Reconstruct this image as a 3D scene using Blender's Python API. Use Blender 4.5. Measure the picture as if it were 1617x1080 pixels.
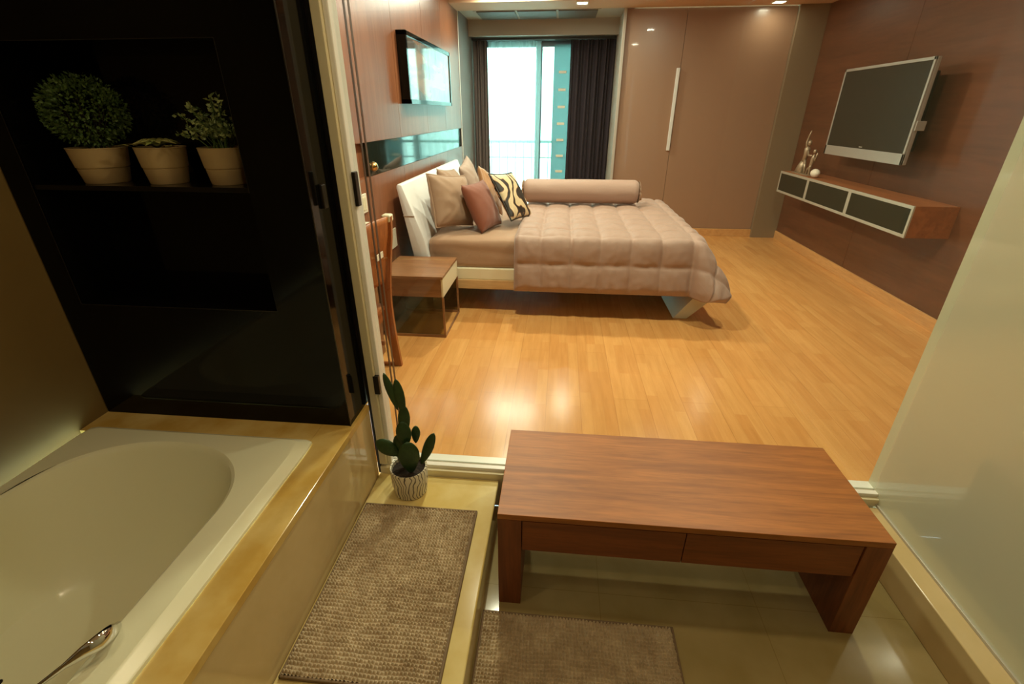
import bpy, bmesh, math, random
from mathutils import Vector, Matrix, noise
random.seed(7)
PI = math.pi
SC = bpy.context.scene
for o in list(bpy.data.objects): bpy.data.objects.remove(o, do_unlink=True)
COL = SC.collection

# ------------------------------------------------------------ camera
H = 1.55
cam = bpy.data.cameras.new('camera'); co = bpy.data.objects.new('camera', cam); COL.objects.link(co)
cam.sensor_fit = 'HORIZONTAL'; cam.sensor_width = 36.0; cam.lens = 748.07 / 1617 * 36.0
co.location = (0, 0, H)
co.rotation_euler = (math.radians(90 - 25.85), 0, math.radians(5.572))
cam.clip_start = 0.02; cam.clip_end = 200
SC.camera = co

# ------------------------------------------------------------ world, exposure
w = bpy.data.worlds.new('sky'); SC.world = w; w.use_nodes = True
bg = w.node_tree.nodes['Background']
bg.inputs[0].default_value = (0.62, 0.93, 1.0, 1); bg.inputs[1].default_value = 8.0
SC.view_settings.view_transform = 'Standard'; SC.view_settings.look = 'None'
SC.view_settings.gamma = 1.0; SC.view_settings.use_curve_mapping = False
SC.view_settings.exposure = 0.0

# ------------------------------------------------------------ helpers
def tag(o, label=None, cat=None, group=None, kind=None):
    if label: o['label'] = label
    if cat: o['category'] = cat
    if group: o['group'] = group
    if kind: o['kind'] = kind
    return o

def thing(name, label, cat, loc=(0, 0, 0), group=None):
    o = bpy.data.objects.new(name, None); COL.objects.link(o); o.location = loc
    o.empty_display_size = 0.1
    return tag(o, label, cat, group)

def wloc(o):
    v = Vector(o.location)
    while o.parent: o = o.parent; v = v + Vector(o.location)
    return v

class MB:
    def __init__(s): s.bm = bmesh.new()
    def box(s, x0, x1, y0, y1, z0, z1, bev=0.0, seg=2):
        b = bmesh.new(); bmesh.ops.create_cube(b, size=1)
        for v in b.verts:
            v.co = Vector((x0 + (v.co.x + .5) * (x1 - x0), y0 + (v.co.y + .5) * (y1 - y0), z0 + (v.co.z + .5) * (z1 - z0)))
        if bev > 0: bmesh.ops.bevel(b, geom=b.edges[:], offset=bev, segments=seg, affect='EDGES', profile=.5)
        return s._merge(b)
    def _merge(s, b, M=None):
        if M is not None: bmesh.ops.transform(b, matrix=M, verts=b.verts)
        me = bpy.data.meshes.new('t'); b.to_mesh(me); b.free(); s.bm.from_mesh(me); bpy.data.meshes.remove(me); return s
    def prism(s, pts, axis, a0, a1, bev=0.0):
        """polygon pts (u,v) swept along axis; x:(y,z) y:(x,z) z:(x,y)"""
        b = bmesh.new()
        def mk(u, v, a): return {'x': (a, u, v), 'y': (u, a, v), 'z': (u, v, a)}[axis]
        A = [b.verts.new(mk(u, v, a0)) for u, v in pts]; B = [b.verts.new(mk(u, v, a1)) for u, v in pts]
        n = len(pts)
        b.faces.new(A); b.faces.new(B[::-1])
        for i in range(n): b.faces.new((A[i], B[i], B[(i + 1) % n], A[(i + 1) % n]))
        bmesh.ops.recalc_face_normals(b, faces=b.faces)
        if bev > 0: bmesh.ops.bevel(b, geom=b.edges[:], offset=bev, segments=2, affect='EDGES', profile=.5)
        return s._merge(b)
    def tube(s, pts, r, n=10, cap=True):
        pts = [Vector(p) for p in pts]
        rs = r if isinstance(r, (list, tuple)) else [r] * len(pts)
        b = bmesh.new(); rings = []
        up = Vector((0, 0, 1)); prev = None
        for i, p in enumerate(pts):
            d = (pts[min(i + 1, len(pts) - 1)] - pts[max(i - 1, 0)]).normalized()
            if prev is None:
                a = up if abs(d.z) < .9 else Vector((1, 0, 0))
                e1 = d.cross(a).normalized()
            else:
                e1 = (prev - d * prev.dot(d)).normalized()
            prev = e1; e2 = d.cross(e1)
            rr = rs[i] if isinstance(rs[i], tuple) else (rs[i], rs[i])
            rings.append([b.verts.new(p + e1 * rr[0] * math.cos(2 * PI * k / n) + e2 * rr[1] * math.sin(2 * PI * k / n)) for k in range(n)])
        for i in range(len(rings) - 1):
            for k in range(n): b.faces.new((rings[i][k], rings[i][(k + 1) % n], rings[i + 1][(k + 1) % n], rings[i + 1][k]))
        if cap: b.faces.new(rings[0][::-1]); b.faces.new(rings[-1])
        bmesh.ops.recalc_face_normals(b, faces=b.faces)
        return s._merge(b)
    def lathe(s, prof, c=(0, 0, 0), n=32, M=None):
        b = bmesh.new(); rings = []
        for r, z in prof:
            if r < 1e-5: rings.append([b.verts.new((c[0], c[1], c[2] + z))])
            else: rings.append([b.verts.new((c[0] + r * math.cos(2 * PI * k / n), c[1] + r * math.sin(2 * PI * k / n), c[2] + z)) for k in range(n)])
        for a, d in zip(rings, rings[1:]):
            for k in range(n):
                k2 = (k + 1) % n
                if len(a) == 1 and len(d) == 1: continue
                if len(a) == 1: b.faces.new((a[0], d[k], d[k2]))
                elif len(d) == 1: b.faces.new((a[k], d[0], a[k2]))
                else: b.faces.new((a[k], a[k2], d[k2], d[k]))
        bmesh.ops.recalc_face_normals(b, faces=b.faces)
        return s._merge(b, M)
    def ellip(s, c, r, M=None, u=20, v=12):
        b = bmesh.new(); bmesh.ops.create_uvsphere(b, u_segments=u, v_segments=v, radius=1)
        T = Matrix.Translation(Vector(c)) @ (M or Matrix.Identity(4)) @ Matrix.Diagonal((r[0], r[1], r[2], 1))
        return s._merge(b, T)
    def grid(s, fn, nu, nv, closeu=False):
        b = bmesh.new()
        V = [[b.verts.new(fn(i / nu, j / nv)) for j in range(nv + 1)] for i in range(nu + 1)]
        for i in range(nu):
            for j in range(nv): b.faces.new((V[i][j], V[i + 1][j], V[i + 1][j + 1], V[i][j + 1]))
        if closeu: bmesh.ops.remove_doubles(b, verts=b.verts, dist=1e-6)
        return s._merge(b)
    def leaf(s, p, d, L, W, up=Vector((0, 0, 1))):
        d = d.normalized(); e = d.cross(up)
        if e.length < .05: e = d.cross(Vector((1, 0, 0)))
        e.normalize(); nn = e.cross(d)
        P = [p, p + d * L * .45 + e * W / 2 + nn * W * .12, p + d * L - nn * L * .12, p + d * L * .45 - e * W / 2 + nn * W * .12, p + d * L * .5]
        vs = [s.bm.verts.new(q) for q in P]
        s.bm.faces.new((vs[0], vs[1], vs[4])); s.bm.faces.new((vs[1], vs[2], vs[4])); s.bm.faces.new((vs[2], vs[3], vs[4])); s.bm.faces.new((vs[3], vs[0], vs[4]))
    def build(s, name, mat, parent=None, smooth=None, origin=None, mods=None):
        """mesh given in world coordinates, linked as one object"""
        bm = s.bm
        if parent is not None: off = wloc(parent)
        elif origin is not None: off = Vector(origin)
        else:
            xs = [v.co.x for v in bm.verts]; ys = [v.co.y for v in bm.verts]; zs = [v.co.z for v in bm.verts]
            off = Vector(((min(xs) + max(xs)) / 2, (min(ys) + max(ys)) / 2, min(zs)))
        bmesh.ops.translate(bm, vec=-off, verts=bm.verts)
        me = bpy.data.meshes.new(name); bm.to_mesh(me); bm.free()
        me.materials.append(mat)
        o = bpy.data.objects.new(name, me); COL.objects.link(o)
        if parent is not None: o.parent = parent
        else: o.location = off
        if smooth:
            for p in me.polygons: p.use_smooth = True
            if smooth != 'all':
                try: me.set_sharp_from_angle(angle=math.radians(smooth))
                except Exception: pass
        return o

def struct(name, mb, mat, parent=None, **k):
    o = mb.build(name, mat, parent, **k)
    if parent is None: o['kind'] = 'structure'
    return o

# ------------------------------------------------------------ materials
def lin(c):
    f = lambda v: v / 12.92 if v <= .04045 else ((v + .055) / 1.055) ** 2.4
    return (f(c[0] / 255), f(c[1] / 255), f(c[2] / 255), 1)

def mat(name, rgb, rough=.5, metal=0, coat=0, spec=.5, bump=None, var=None, bscale=40, trans=0, sheen=0):
    m = bpy.data.materials.new(name); m.use_nodes = True; nt = m.node_tree; b = nt.nodes['Principled BSDF']
    b.inputs['Base Color'].default_value = lin(rgb); b.inputs['Roughness'].default_value = rough
    b.inputs['Metallic'].default_value = metal; b.inputs['Coat Weight'].default_value = coat
    b.inputs['Coat Roughness'].default_value = .04
    b.inputs['Specular IOR Level'].default_value = spec
    if sheen: b.inputs['Sheen Weight'].default_value = sheen
    tc = nt.nodes.new('ShaderNodeTexCoord')
    if var:
        rgb2, sc, stretch = var
        mp = nt.nodes.new('ShaderNodeMapping'); mp.inputs['Scale'].default_value = stretch
        n = nt.nodes.new('ShaderNodeTexNoise'); n.inputs['Scale'].default_value = sc; n.inputs['Detail'].default_value = 5
        r = nt.nodes.new('ShaderNodeValToRGB'); r.color_ramp.elements[0].color = lin(rgb); r.color_ramp.elements[1].color = lin(rgb2)
        r.color_ramp.elements[0].position = .35; r.color_ramp.elements[1].position = .68
        nt.links.new(tc.outputs['Object'], mp.inputs[0]); nt.links.new(mp.outputs[0], n.inputs[0])
        nt.links.new(n.outputs['Fac'], r.inputs[0]); nt.links.new(r.outputs[0], b.inputs['Base Color'])
    if bump:
        n2 = nt.nodes.new('ShaderNodeTexNoise'); n2.inputs['Scale'].default_value = bscale; n2.inputs['Detail'].default_value = 3
        bp = nt.nodes.new('ShaderNodeBump'); bp.inputs['Strength'].default_value = bump; bp.inputs['Distance'].default_value = .01
        nt.links.new(tc.outputs['Object'], n2.inputs[0]); nt.links.new(n2.outputs['Fac'], bp.inputs['Height']); nt.links.new(bp.outputs[0], b.inputs['Normal'])
    return m

def wood(name, dark, light, axis='x', rough=.35, coat=0, sc=1.0, spec=.5, fine=1.0):
    """stretched noise grain along axis, plus broad figure"""
    m = bpy.data.materials.new(name); m.use_nodes = True; nt = m.node_tree; b = nt.nodes['Principled BSDF']
    b.inputs['Roughness'].default_value = rough; b.inputs['Coat Weight'].default_value = coat; b.inputs['Coat Roughness'].default_value = .1
    b.inputs['Specular IOR Level'].default_value = spec
    tc = nt.nodes.new('ShaderNodeTexCoord'); mp = nt.nodes.new('ShaderNodeMapping')
    s = {'x': (1.1, 14, 14), 'y': (14, 1.1, 14), 'z': (14, 14, 1.1)}[axis]
    mp.inputs['Scale'].default_value = [q * sc for q in s]
    n = nt.nodes.new('ShaderNodeTexNoise'); n.inputs['Scale'].default_value = 1.3; n.inputs['Detail'].default_value = 7; n.inputs['Roughness'].default_value = .62
    n.inputs['Distortion'].default_value = .6
    r = nt.nodes.new('ShaderNodeValToRGB'); r.color_ramp.elements[0].color = lin(dark); r.color_ramp.elements[1].color = lin(light)
    r.color_ramp.elements[0].position = .36; r.color_ramp.elements[1].position = .62
    nt.links.new(tc.outputs['Object'], mp.inputs[0]); nt.links.new(mp.outputs[0], n.inputs[0]); nt.links.new(n.outputs['Fac'], r.inputs[0])
    mp2 = nt.nodes.new('ShaderNodeMapping'); mp2.inputs['Scale'].default_value = [q * 6 * sc * fine for q in s]
    n2 = nt.nodes.new('ShaderNodeTexNoise'); n2.inputs['Scale'].default_value = 1.5; n2.inputs['Detail'].default_value = 3
    nt.links.new(tc.outputs['Object'], mp2.inputs[0]); nt.links.new(mp2.outputs[0], n2.inputs[0])
    mx = nt.nodes.new('ShaderNodeMix'); mx.data_type = 'RGBA'; mx.blend_type = 'MULTIPLY'; mx.inputs[0].default_value = .35
    r2 = nt.nodes.new('ShaderNodeValToRGB'); r2.color_ramp.elements[0].color = (.45, .45, .45, 1); r2.color_ramp.elements[0].position = .3; r2.color_ramp.elements[1].position = .6
    nt.links.new(n2.outputs['Fac'], r2.inputs[0]); nt.links.new(r.outputs[0], mx.inputs[6]); nt.links.new(r2.outputs[0], mx.inputs[7])
    nt.links.new(mx.outputs[2], b.inputs['Base Color'])
    return m

def parquet(name):
    m = bpy.data.materials.new(name); m.use_nodes = True; nt = m.node_tree; b = nt.nodes['Principled BSDF']
    b.inputs['Roughness'].default_value = .2
    tc = nt.nodes.new('ShaderNodeTexCoord'); mp = nt.nodes.new('ShaderNodeMapping'); mp.inputs['Rotation'].default_value = (0, 0, PI / 2)
    br = nt.nodes.new('ShaderNodeTexBrick')
    br.inputs['Color1'].default_value = lin((230, 170, 102)); br.inputs['Color2'].default_value = lin((218, 154, 88)); br.inputs['Mortar'].default_value = lin((205, 148, 88))
    br.inputs['Scale'].default_value = 1; br.inputs['Brick Width'].default_value = .42; br.inputs['Row Height'].default_value = .067
    br.inputs['Mortar Size'].default_value = .0008; br.inputs['Mortar Smooth'].default_value = .5; br.inputs['Bias'].default_value = 0
    br.offset = .37; br.offset_frequency = 3
    nt.links.new(tc.outputs['Object'], mp.inputs[0]); nt.links.new(mp.outputs[0], br.inputs[0])
    # wide board joints
    br2 = nt.nodes.new('ShaderNodeTexBrick'); br2.inputs['Color1'].default_value = (1, 1, 1, 1); br2.inputs['Color2'].default_value = (.93, .92, .9, 1); br2.inputs['Mortar'].default_value = (.62, .55, .5, 1)
    br2.inputs['Scale'].default_value = 1; br2.inputs['Brick Width'].default_value = 1.21; br2.inputs['Row Height'].default_value = .201; br2.inputs['Mortar Size'].default_value = .0012
    br2.inputs['Mortar Smooth'].default_value = .6
    nt.links.new(mp.outputs[0], br2.inputs[0])
    n = nt.nodes.new('ShaderNodeTexNoise'); mp3 = nt.nodes.new('ShaderNodeMapping'); mp3.inputs['Scale'].default_value = (18, 1.6, 1); n.inputs['Scale'].default_value = 2.5; n.inputs['Detail'].default_value = 6
    nt.links.new(tc.outputs['Object'], mp3.inputs[0]); nt.links.new(mp3.outputs[0], n.inputs[0])
    r = nt.nodes.new('ShaderNodeValToRGB'); r.color_ramp.elements[0].color = (.88, .85, .8, 1); r.color_ramp.elements[1].color = (1.0, 1.0, 1.0, 1); r.color_ramp.elements[0].position = .3; r.color_ramp.elements[1].position = .65
    nt.links.new(n.outputs['Fac'], r.inputs[0])
    m1 = nt.nodes.new('ShaderNodeMix'); m1.data_type = 'RGBA'; m1.blend_type = 'MULTIPLY'; m1.inputs[0].default_value = 1
    m2 = nt.nodes.new('ShaderNodeMix'); m2.data_type = 'RGBA'; m2.blend_type = 'MULTIPLY'; m2.inputs[0].default_value = 1
    nt.links.new(br.outputs[0], m1.inputs[6]); nt.links.new(br2.outputs[0], m1.inputs[7]); nt.links.new(m1.outputs[2], m2.inputs[6]); nt.links.new(r.outputs[0], m2.inputs[7])
    nt.links.new(m2.outputs[2], b.inputs['Base Color'])
    return m

def tile(name, c1, c2, grout, size, rough=.12, off=(0, 0, 0), gs=.0015, plane='xy'):
    m = bpy.data.materials.new(name); m.use_nodes = True; nt = m.node_tree; b = nt.nodes['Principled BSDF']
    b.inputs['Roughness'].default_value = rough
    tc = nt.nodes.new('ShaderNodeTexCoord'); mp = nt.nodes.new('ShaderNodeMapping'); mp.inputs['Location'].default_value = off
    if plane == 'yz': mp.inputs['Rotation'].default_value = (0, PI / 2, 0)
    br = nt.nodes.new('ShaderNodeTexBrick'); br.offset = 0
    br.inputs['Color1'].default_value = (1, 1, 1, 1); br.inputs['Color2'].default_value = (.97, .97, .96, 1); br.inputs['Mortar'].default_value = lin(grout)
    br.inputs['Scale'].default_value = 1; br.inputs['Brick Width'].default_value = size; br.inputs['Row Height'].default_value = size; br.inputs['Mortar Size'].default_value = gs
    n = nt.nodes.new('ShaderNodeTexNoise'); n.inputs['Scale'].default_value = 5; n.inputs['Detail'].default_value = 5
    r = nt.nodes.new('ShaderNodeValToRGB'); r.color_ramp.elements[0].color = lin(c1); r.color_ramp.elements[1].color = lin(c2); r.color_ramp.elements[0].position = .38; r.color_ramp.elements[1].position = .66
    mx = nt.nodes.new('ShaderNodeMix'); mx.data_type = 'RGBA'; mx.blend_type = 'MULTIPLY'; mx.inputs[0].default_value = 1
    nt.links.new(tc.outputs['Object'], mp.inputs[0]); nt.links.new(mp.outputs[0], br.inputs[0]); nt.links.new(tc.outputs['Object'], n.inputs[0]); nt.links.new(n.outputs['Fac'], r.inputs[0])
    nt.links.new(br.outputs[0], mx.inputs[6]); nt.links.new(r.outputs[0], mx.inputs[7]); nt.links.new(mx.outputs[2], b.inputs['Base Color'])
    return m

def glass(name, tint=(235, 250, 245), rough=.0, ior=1.45):
    m = bpy.data.materials.new(name); m.use_nodes = True; nt = m.node_tree; nt.nodes.clear()
    o = nt.nodes.new('ShaderNodeOutputMaterial'); mx = nt.nodes.new('ShaderNodeMixShader'); f = nt.nodes.new('ShaderNodeFresnel'); f.inputs[0].default_value = ior
    t = nt.nodes.new('ShaderNodeBsdfTransparent'); t.inputs[0].default_value = lin(tint); g = nt.nodes.new('ShaderNodeBsdfGlossy'); g.inputs['Roughness'].default_value = rough
    # same Fresnel curve on the way in and out of the sheet
    ge = nt.nodes.new('ShaderNodeNewGeometry'); mi = nt.nodes.new('ShaderNodeMix'); mi.inputs[2].default_value = ior; mi.inputs[3].default_value = 1 / ior
    nt.links.new(ge.outputs['Backfacing'], mi.inputs[0]); nt.links.new(mi.outputs[0], f.inputs[0])
    nt.links.new(f.outputs[0], mx.inputs[0]); nt.links.new(t.outputs[0], mx.inputs[1]); nt.links.new(g.outputs[0], mx.inputs[2]); nt.links.new(mx.outputs[0], o.inputs[0])
    return m

def sheer(name, col, op=.5):
    m = bpy.data.materials.new(name); m.use_nodes = True; nt = m.node_tree; nt.nodes.clear()
    o = nt.nodes.new('ShaderNodeOutputMaterial'); mx = nt.nodes.new('ShaderNodeMixShader'); mx.inputs[0].default_value = op
    t = nt.nodes.new('ShaderNodeBsdfTransparent'); d = nt.nodes.new('ShaderNodeBsdfTranslucent'); d.inputs[0].default_value = lin(col)
    d2 = nt.nodes.new('ShaderNodeBsdfDiffuse'); d2.inputs[0].default_value = lin(col); m2 = nt.nodes.new('ShaderNodeMixShader'); m2.inputs[0].default_value = .35
    nt.links.new(d.outputs[0], m2.inputs[1]); nt.links.new(d2.outputs[0], m2.inputs[2])
    nt.links.new(t.outputs[0], mx.inputs[1]); nt.links.new(m2.outputs[0], mx.inputs[2]); nt.links.new(mx.outputs[0], o.inputs[0])
    return m

def emis(name, col, s):
    m = bpy.data.materials.new(name); m.use_nodes = True; b = m.node_tree.nodes['Principled BSDF']
    b.inputs['Base Color'].default_value = col; b.inputs['Emission Color'].default_value = col; b.inputs['Emission Strength'].default_value = s
    return m

M = {}
M['parquet'] = parquet('maple parquet')
M['bathfloor'] = tile('bathroom floor tile', (172, 152, 104), (158, 138, 88), (230, 225, 212), .6, .1, off=(.13, .12, 0))
M['ivory'] = tile('ivory marble', (206, 178, 104), (224, 204, 142), (205, 185, 130), 5.0, .15, off=(2.5, 2.5, 0))
M['ledge'] = tile('yellow marble', (198, 158, 78), (222, 192, 122), (205, 185, 130), 5.0, .15, off=(2.5, 2.5, 0))
M['apron'] = tile('beige apron tile', (208, 182, 132), (200, 174, 122), (205, 185, 130), 5.0, .08, off=(2.5, 2.5, 0))
M['bathwall'] = mat('bathroom wall tile', (124, 100, 56), .6, spec=.1, var=((114, 90, 50), 2, (1, 1, 1)))
M['white'] = mat('white paint', (235, 230, 220), .45)
M['cream'] = mat('cream aluminium', (232, 220, 182), .35)
M['whiteframe'] = mat('white door frame', (238, 234, 222), .3)
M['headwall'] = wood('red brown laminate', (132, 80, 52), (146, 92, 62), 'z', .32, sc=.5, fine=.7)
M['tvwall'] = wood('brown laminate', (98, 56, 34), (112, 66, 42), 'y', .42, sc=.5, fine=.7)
M['closet'] = mat('taupe glossy closet', (156, 122, 98), .30, coat=.12)
M['reflstrip'] = mat('grey brown reflection', (136, 116, 92), .35)
M['maple'] = wood('maple baseboard', (205, 150, 92), (222, 168, 106), 'y', .35)
M['ceil'] = mat('ceiling paint', (236, 228, 214), .8)
M['soffit'] = mat('tan soffit', (214, 176, 142), .6)
M['recess'] = mat('grey recess paint', (176, 166, 154), .7)
M['grille'] = mat('grey grille', (112, 108, 102), .5)
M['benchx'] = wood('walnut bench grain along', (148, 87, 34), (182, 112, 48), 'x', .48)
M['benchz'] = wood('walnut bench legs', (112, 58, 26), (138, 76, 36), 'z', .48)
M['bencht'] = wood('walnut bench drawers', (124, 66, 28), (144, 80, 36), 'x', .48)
M['black'] = mat('black gloss lacquer', (10, 9, 7), .07, spec=.2)
M['blackmatte'] = mat('black inside', (14, 12, 9), .2, spec=.4)
M['edge'] = mat('dull metal edge', (70, 66, 58), .3, metal=.8)
M['tub'] = mat('white acrylic tub', (240, 236, 200), .25, coat=.1)
M['chrome'] = mat('chrome', (225, 225, 225), .06, metal=1)
M['brushed'] = mat('brushed steel handle', (226, 224, 218), .45, metal=.2)
M['seal'] = mat('black rubber', (14, 12, 10), .4)
M['thin'] = mat('brown seal', (92, 66, 48), .5)
M['leftgrey'] = mat('grey reveal paint', (128, 118, 112), .7)
M['frost'] = mat('frosted green glass', (206, 206, 178), .22, coat=1.0, spec=.4)
M['clear'] = glass('clear glass', (236, 244, 238))
M['smoke'] = glass('smoked glass panel', (196, 186, 160), ior=1.5)
M['darkglass'] = mat('dark green glass', (26, 34, 26), .06, spec=.6)
M['silver'] = mat('silver plastic', (176, 172, 164), .35, metal=.4)
M['alu'] = mat('aluminium frame', (190, 184, 168), .35, metal=.3)
M['screen'] = mat('tv screen', (34, 35, 30), .22)
M['wallnut'] = wood('nightstand wood', (132, 88, 58), (158, 110, 74), 'x', .32)
M['cabwood'] = wood('tv cabinet wood', (150, 88, 52), (172, 104, 62), 'y', .35)
M['chairw'] = wood('chair wood', (150, 84, 42), (182, 110, 60), 'z', .35)
M['offwhite'] = mat('off white lacquer', (232, 222, 192), .35)
M['headb'] = mat('white leatherette', (232, 230, 228), .4, bump=.1, bscale=30)
M['bedwood'] = wood('light oak bed rail', (198, 158, 108), (214, 176, 126), 'x', .4)
M['sheet'] = mat('taupe sheet', (168, 132, 104), .75, bump=.15, bscale=25, sheen=.2)
M['duvet'] = mat('taupe duvet', (166, 134, 117), .6, bump=.12, bscale=60, sheen=.25)
M['rust'] = mat('rust velvet', (128, 66, 40), .7, sheen=.3)
M['taupe'] = mat('taupe pillowcase', (160, 128, 102), .7, bump=.15, bscale=20, sheen=.2)
M['greytaupe'] = mat('pale taupe pillowcase', (172, 148, 132), .7, bump=.15, bscale=20)
M['gold'] = mat('gold satin', (176, 128, 84), .4, sheen=.3)
M['rug'] = mat('chenille', (198, 178, 146), .95, var=((174, 152, 120), 9, (1, 1, 1)))
M['rugb'] = mat('rug binding', (124, 102, 76), .9)
M['pot'] = mat('beige plastic pot', (178, 150, 104), .6)
M['soil'] = mat('soil', (40, 28, 18), .95, bump=.8, bscale=80)
M['leaf1'] = mat('boxwood leaf', (58, 82, 34), .5, var=((96, 120, 48), 30, (1, 1, 1)))
M['leaf2'] = mat('variegated leaf', (66, 92, 44), .45, var=((190, 200, 130), 22, (1, 1, 1)))
M['succ'] = mat('succulent leaf', (120, 140, 60), .4, var=((196, 178, 110), 14, (1, 1, 1)))
M['cactus'] = mat('cactus pad', (34, 62, 26), .5, var=((48, 78, 34), 30, (1, 1, 1)), bump=.2, bscale=120)
M['curtain'] = mat('dark plum curtain', (48, 40, 48), .85)
M['curtain2'] = mat('grey brown curtain', (112, 100, 96), .85)
M['sheer'] = sheer('white sheer', (225, 250, 250), .45)
M['teal'] = sheer('teal glass shutter', (128, 160, 162), .85)
M['wframe'] = mat('blue grey window frame', (90, 110, 124), .4)
M['tile_ext'] = mat('balcony floor', (170, 180, 180), .7)
M['rail'] = mat('balcony railing', (205, 228, 228), .5)
M['plate'] = mat('white switch plate', (235, 226, 205), .35)
M['brass'] = mat('brass', (210, 170, 110), .2, metal=1)
M['statue'] = mat('pewter', (178, 156, 130), .35, metal=.5)
M['egg'] = mat('white ceramic', (238, 226, 206), .2)
M['lamp'] = emis('lamp lens', (1, .86, .68, 1), 14)
M['lampb'] = emis('linear lamp lens', (1, .95, .88, 1), 9)
M['dark'] = mat('dark box', (32, 28, 24), .3)

# pictures and patterns
def wavy_pot():
    m = bpy.data.materials.new('wavy line pot'); m.use_nodes = True; nt = m.node_tree; b = nt.nodes['Principled BSDF']; b.inputs['Roughness'].default_value = .55
    tc = nt.nodes.new('ShaderNodeTexCoord'); sx = nt.nodes.new('ShaderNodeSeparateXYZ'); nt.links.new(tc.outputs['Object'], sx.inputs[0])
    at = nt.nodes.new('ShaderNodeMath'); at.operation = 'ARCTAN2'; nt.links.new(sx.outputs[1], at.inputs[0]); nt.links.new(sx.outputs[0], at.inputs[1])
    n = nt.nodes.new('ShaderNodeTexNoise'); n.inputs['Scale'].default_value = 14; n.inputs['Detail'].default_value = 1; nt.links.new(tc.outputs['Object'], n.inputs[0])
    a = nt.nodes.new('ShaderNodeMath'); a.operation = 'MULTIPLY_ADD'; a.inputs[1].default_value = .9; nt.links.new(n.outputs['Fac'], a.inputs[0]); nt.links.new(at.outputs[0], a.inputs[2])
    k = nt.nodes.new('ShaderNodeMath'); k.operation = 'MULTIPLY'; k.inputs[1].default_value = 30; nt.links.new(a.outputs[0], k.inputs[0])
    s = nt.nodes.new('ShaderNodeMath'); s.operation = 'SINE'; nt.links.new(k.outputs[0], s.inputs[0])
    r = nt.nodes.new('ShaderNodeValToRGB'); r.color_ramp.elements[0].color = lin((226, 216, 188)); r.color_ramp.elements[1].color = lin((92, 82, 66)); r.color_ramp.elements[0].position = .62; r.color_ramp.elements[1].position = .82
    nt.links.new(s.outputs[0], r.inputs[0]); nt.links.new(r.outputs[0], b.inputs['Base Color']); return m
M['wavy'] = wavy_pot()
def swirl():
    m = bpy.data.materials.new('swirl cushion print'); m.use_nodes = True; nt = m.node_tree; b = nt.nodes['Principled BSDF']; b.inputs['Roughness'].default_value = .5
    tc = nt.nodes.new('ShaderNodeTexCoord'); wv = nt.nodes.new('ShaderNodeTexWave'); wv.inputs['Scale'].default_value = 2.2; wv.inputs['Distortion'].default_value = 18; wv.inputs['Detail'].default_value = 2; wv.inputs['Detail Scale'].default_value = 1.6
    r = nt.nodes.new('ShaderNodeValToRGB'); e = r.color_ramp.elements; e[0].color = lin((40, 32, 26)); e[0].position = .18; e[1].color = lin((232, 206, 164)); e[1].position = .5
    x = r.color_ramp.elements.new(.3); x.color = lin((150, 104, 66)); x = r.color_ramp.elements.new(.85); x.color = lin((214, 190, 150))
    nt.links.new(tc.outputs['Object'], wv.inputs[0]); nt.links.new(wv.outputs['Fac'], r.inputs[0]); nt.links.new(r.outputs[0], b.inputs['Base Color']); return m
M['swirl'] = swirl()
def picmat():
    m = mat('glazed picture', (120, 112, 104), .03, coat=.3, spec=.5); nt = m.node_tree; b = nt.nodes['Principled BSDF']
    tc = nt.nodes.new('ShaderNodeTexCoord'); n = nt.nodes.new('ShaderNodeTexNoise'); n.inputs['Scale'].default_value = 1.6; n.inputs['Detail'].default_value = 2
    mp = nt.nodes.new('ShaderNodeMapping'); mp.inputs['Scale'].default_value = (1, 1, 5)
    r = nt.nodes.new('ShaderNodeValToRGB'); r.color_ramp.elements[0].color = lin((150, 116, 96)); r.color_ramp.elements[1].color = lin((92, 88, 86)); r.color_ramp.elements[0].position = .4; r.color_ramp.elements[1].position = .6
    nt.links.new(tc.outputs['Object'], mp.inputs[0]); nt.links.new(mp.outputs[0], n.inputs[0]); nt.links.new(n.outputs['Fac'], r.inputs[0]); nt.links.new(r.outputs[0], b.inputs['Base Color']); return m
M['pic'] = picmat()

# ============================================================ STRUCTURE
ZB = -.16        # sunken bathroom floor
W = -1.34        # bedroom headboard wall
struct('floor', MB().box(-1.95, 3.1, 1.77, 8.0, -.2, 0), M['parquet'])
struct('floor', MB().box(-.9, 1.6, -1.3, 1.70, ZB - .04, ZB), M['bathfloor'])
struct('ceiling', MB().box(-2.0, 3.1, 1.86, 6.36, 2.72, 2.8), M['ceil'])
struct('ceiling', MB().box(-2.0, 3.1, 6.36, 6.84, 2.66, 2.8), M['soffit'])
struct('ceiling', MB().box(-1.5, .8, 6.84, 8.1, 2.68, 2.8), M['recess'])
struct('ceiling', MB().box(-2.0, 1.6, -1.4, 1.86, 2.34, 2.42), M['ceil'])
# headboard wall with vertical panel joints (boards of laminate)
mb = MB(); ys = [2.95, 3.34, 4.2, 5.1, 5.9, 6.84]
for a, b in zip(ys, ys[1:]): mb.box(W - .06, W, a + .002, b - .002, 0, 1.14)
for a, b in zip(ys, ys[1:]): mb.box(W - .06, W, a + .002, b - .002, 1.365, 2.72)
mb.box(W - .12, W - .045, 2.96, 6.84, 0, 2.72)
struct('wall_left', mb, M['headwall'])
struct('wall_left', MB().box(W - .12, W - .0, 6.852, 8.05, 0, 2.7), M['leftgrey'])
struct('trim_7', MB().box(W - .05, W + .006, 6.84, 6.852, 0, 2.66), M['white'])
mb = MB(); mb.box(-1.95, -1.85, 1.95, 2.96, 0, 2.72); mb.box(-1.95, W - .061, 2.955, 3.03, 0, 2.72)
struct('wall_left', mb, M['headwall'])
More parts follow.
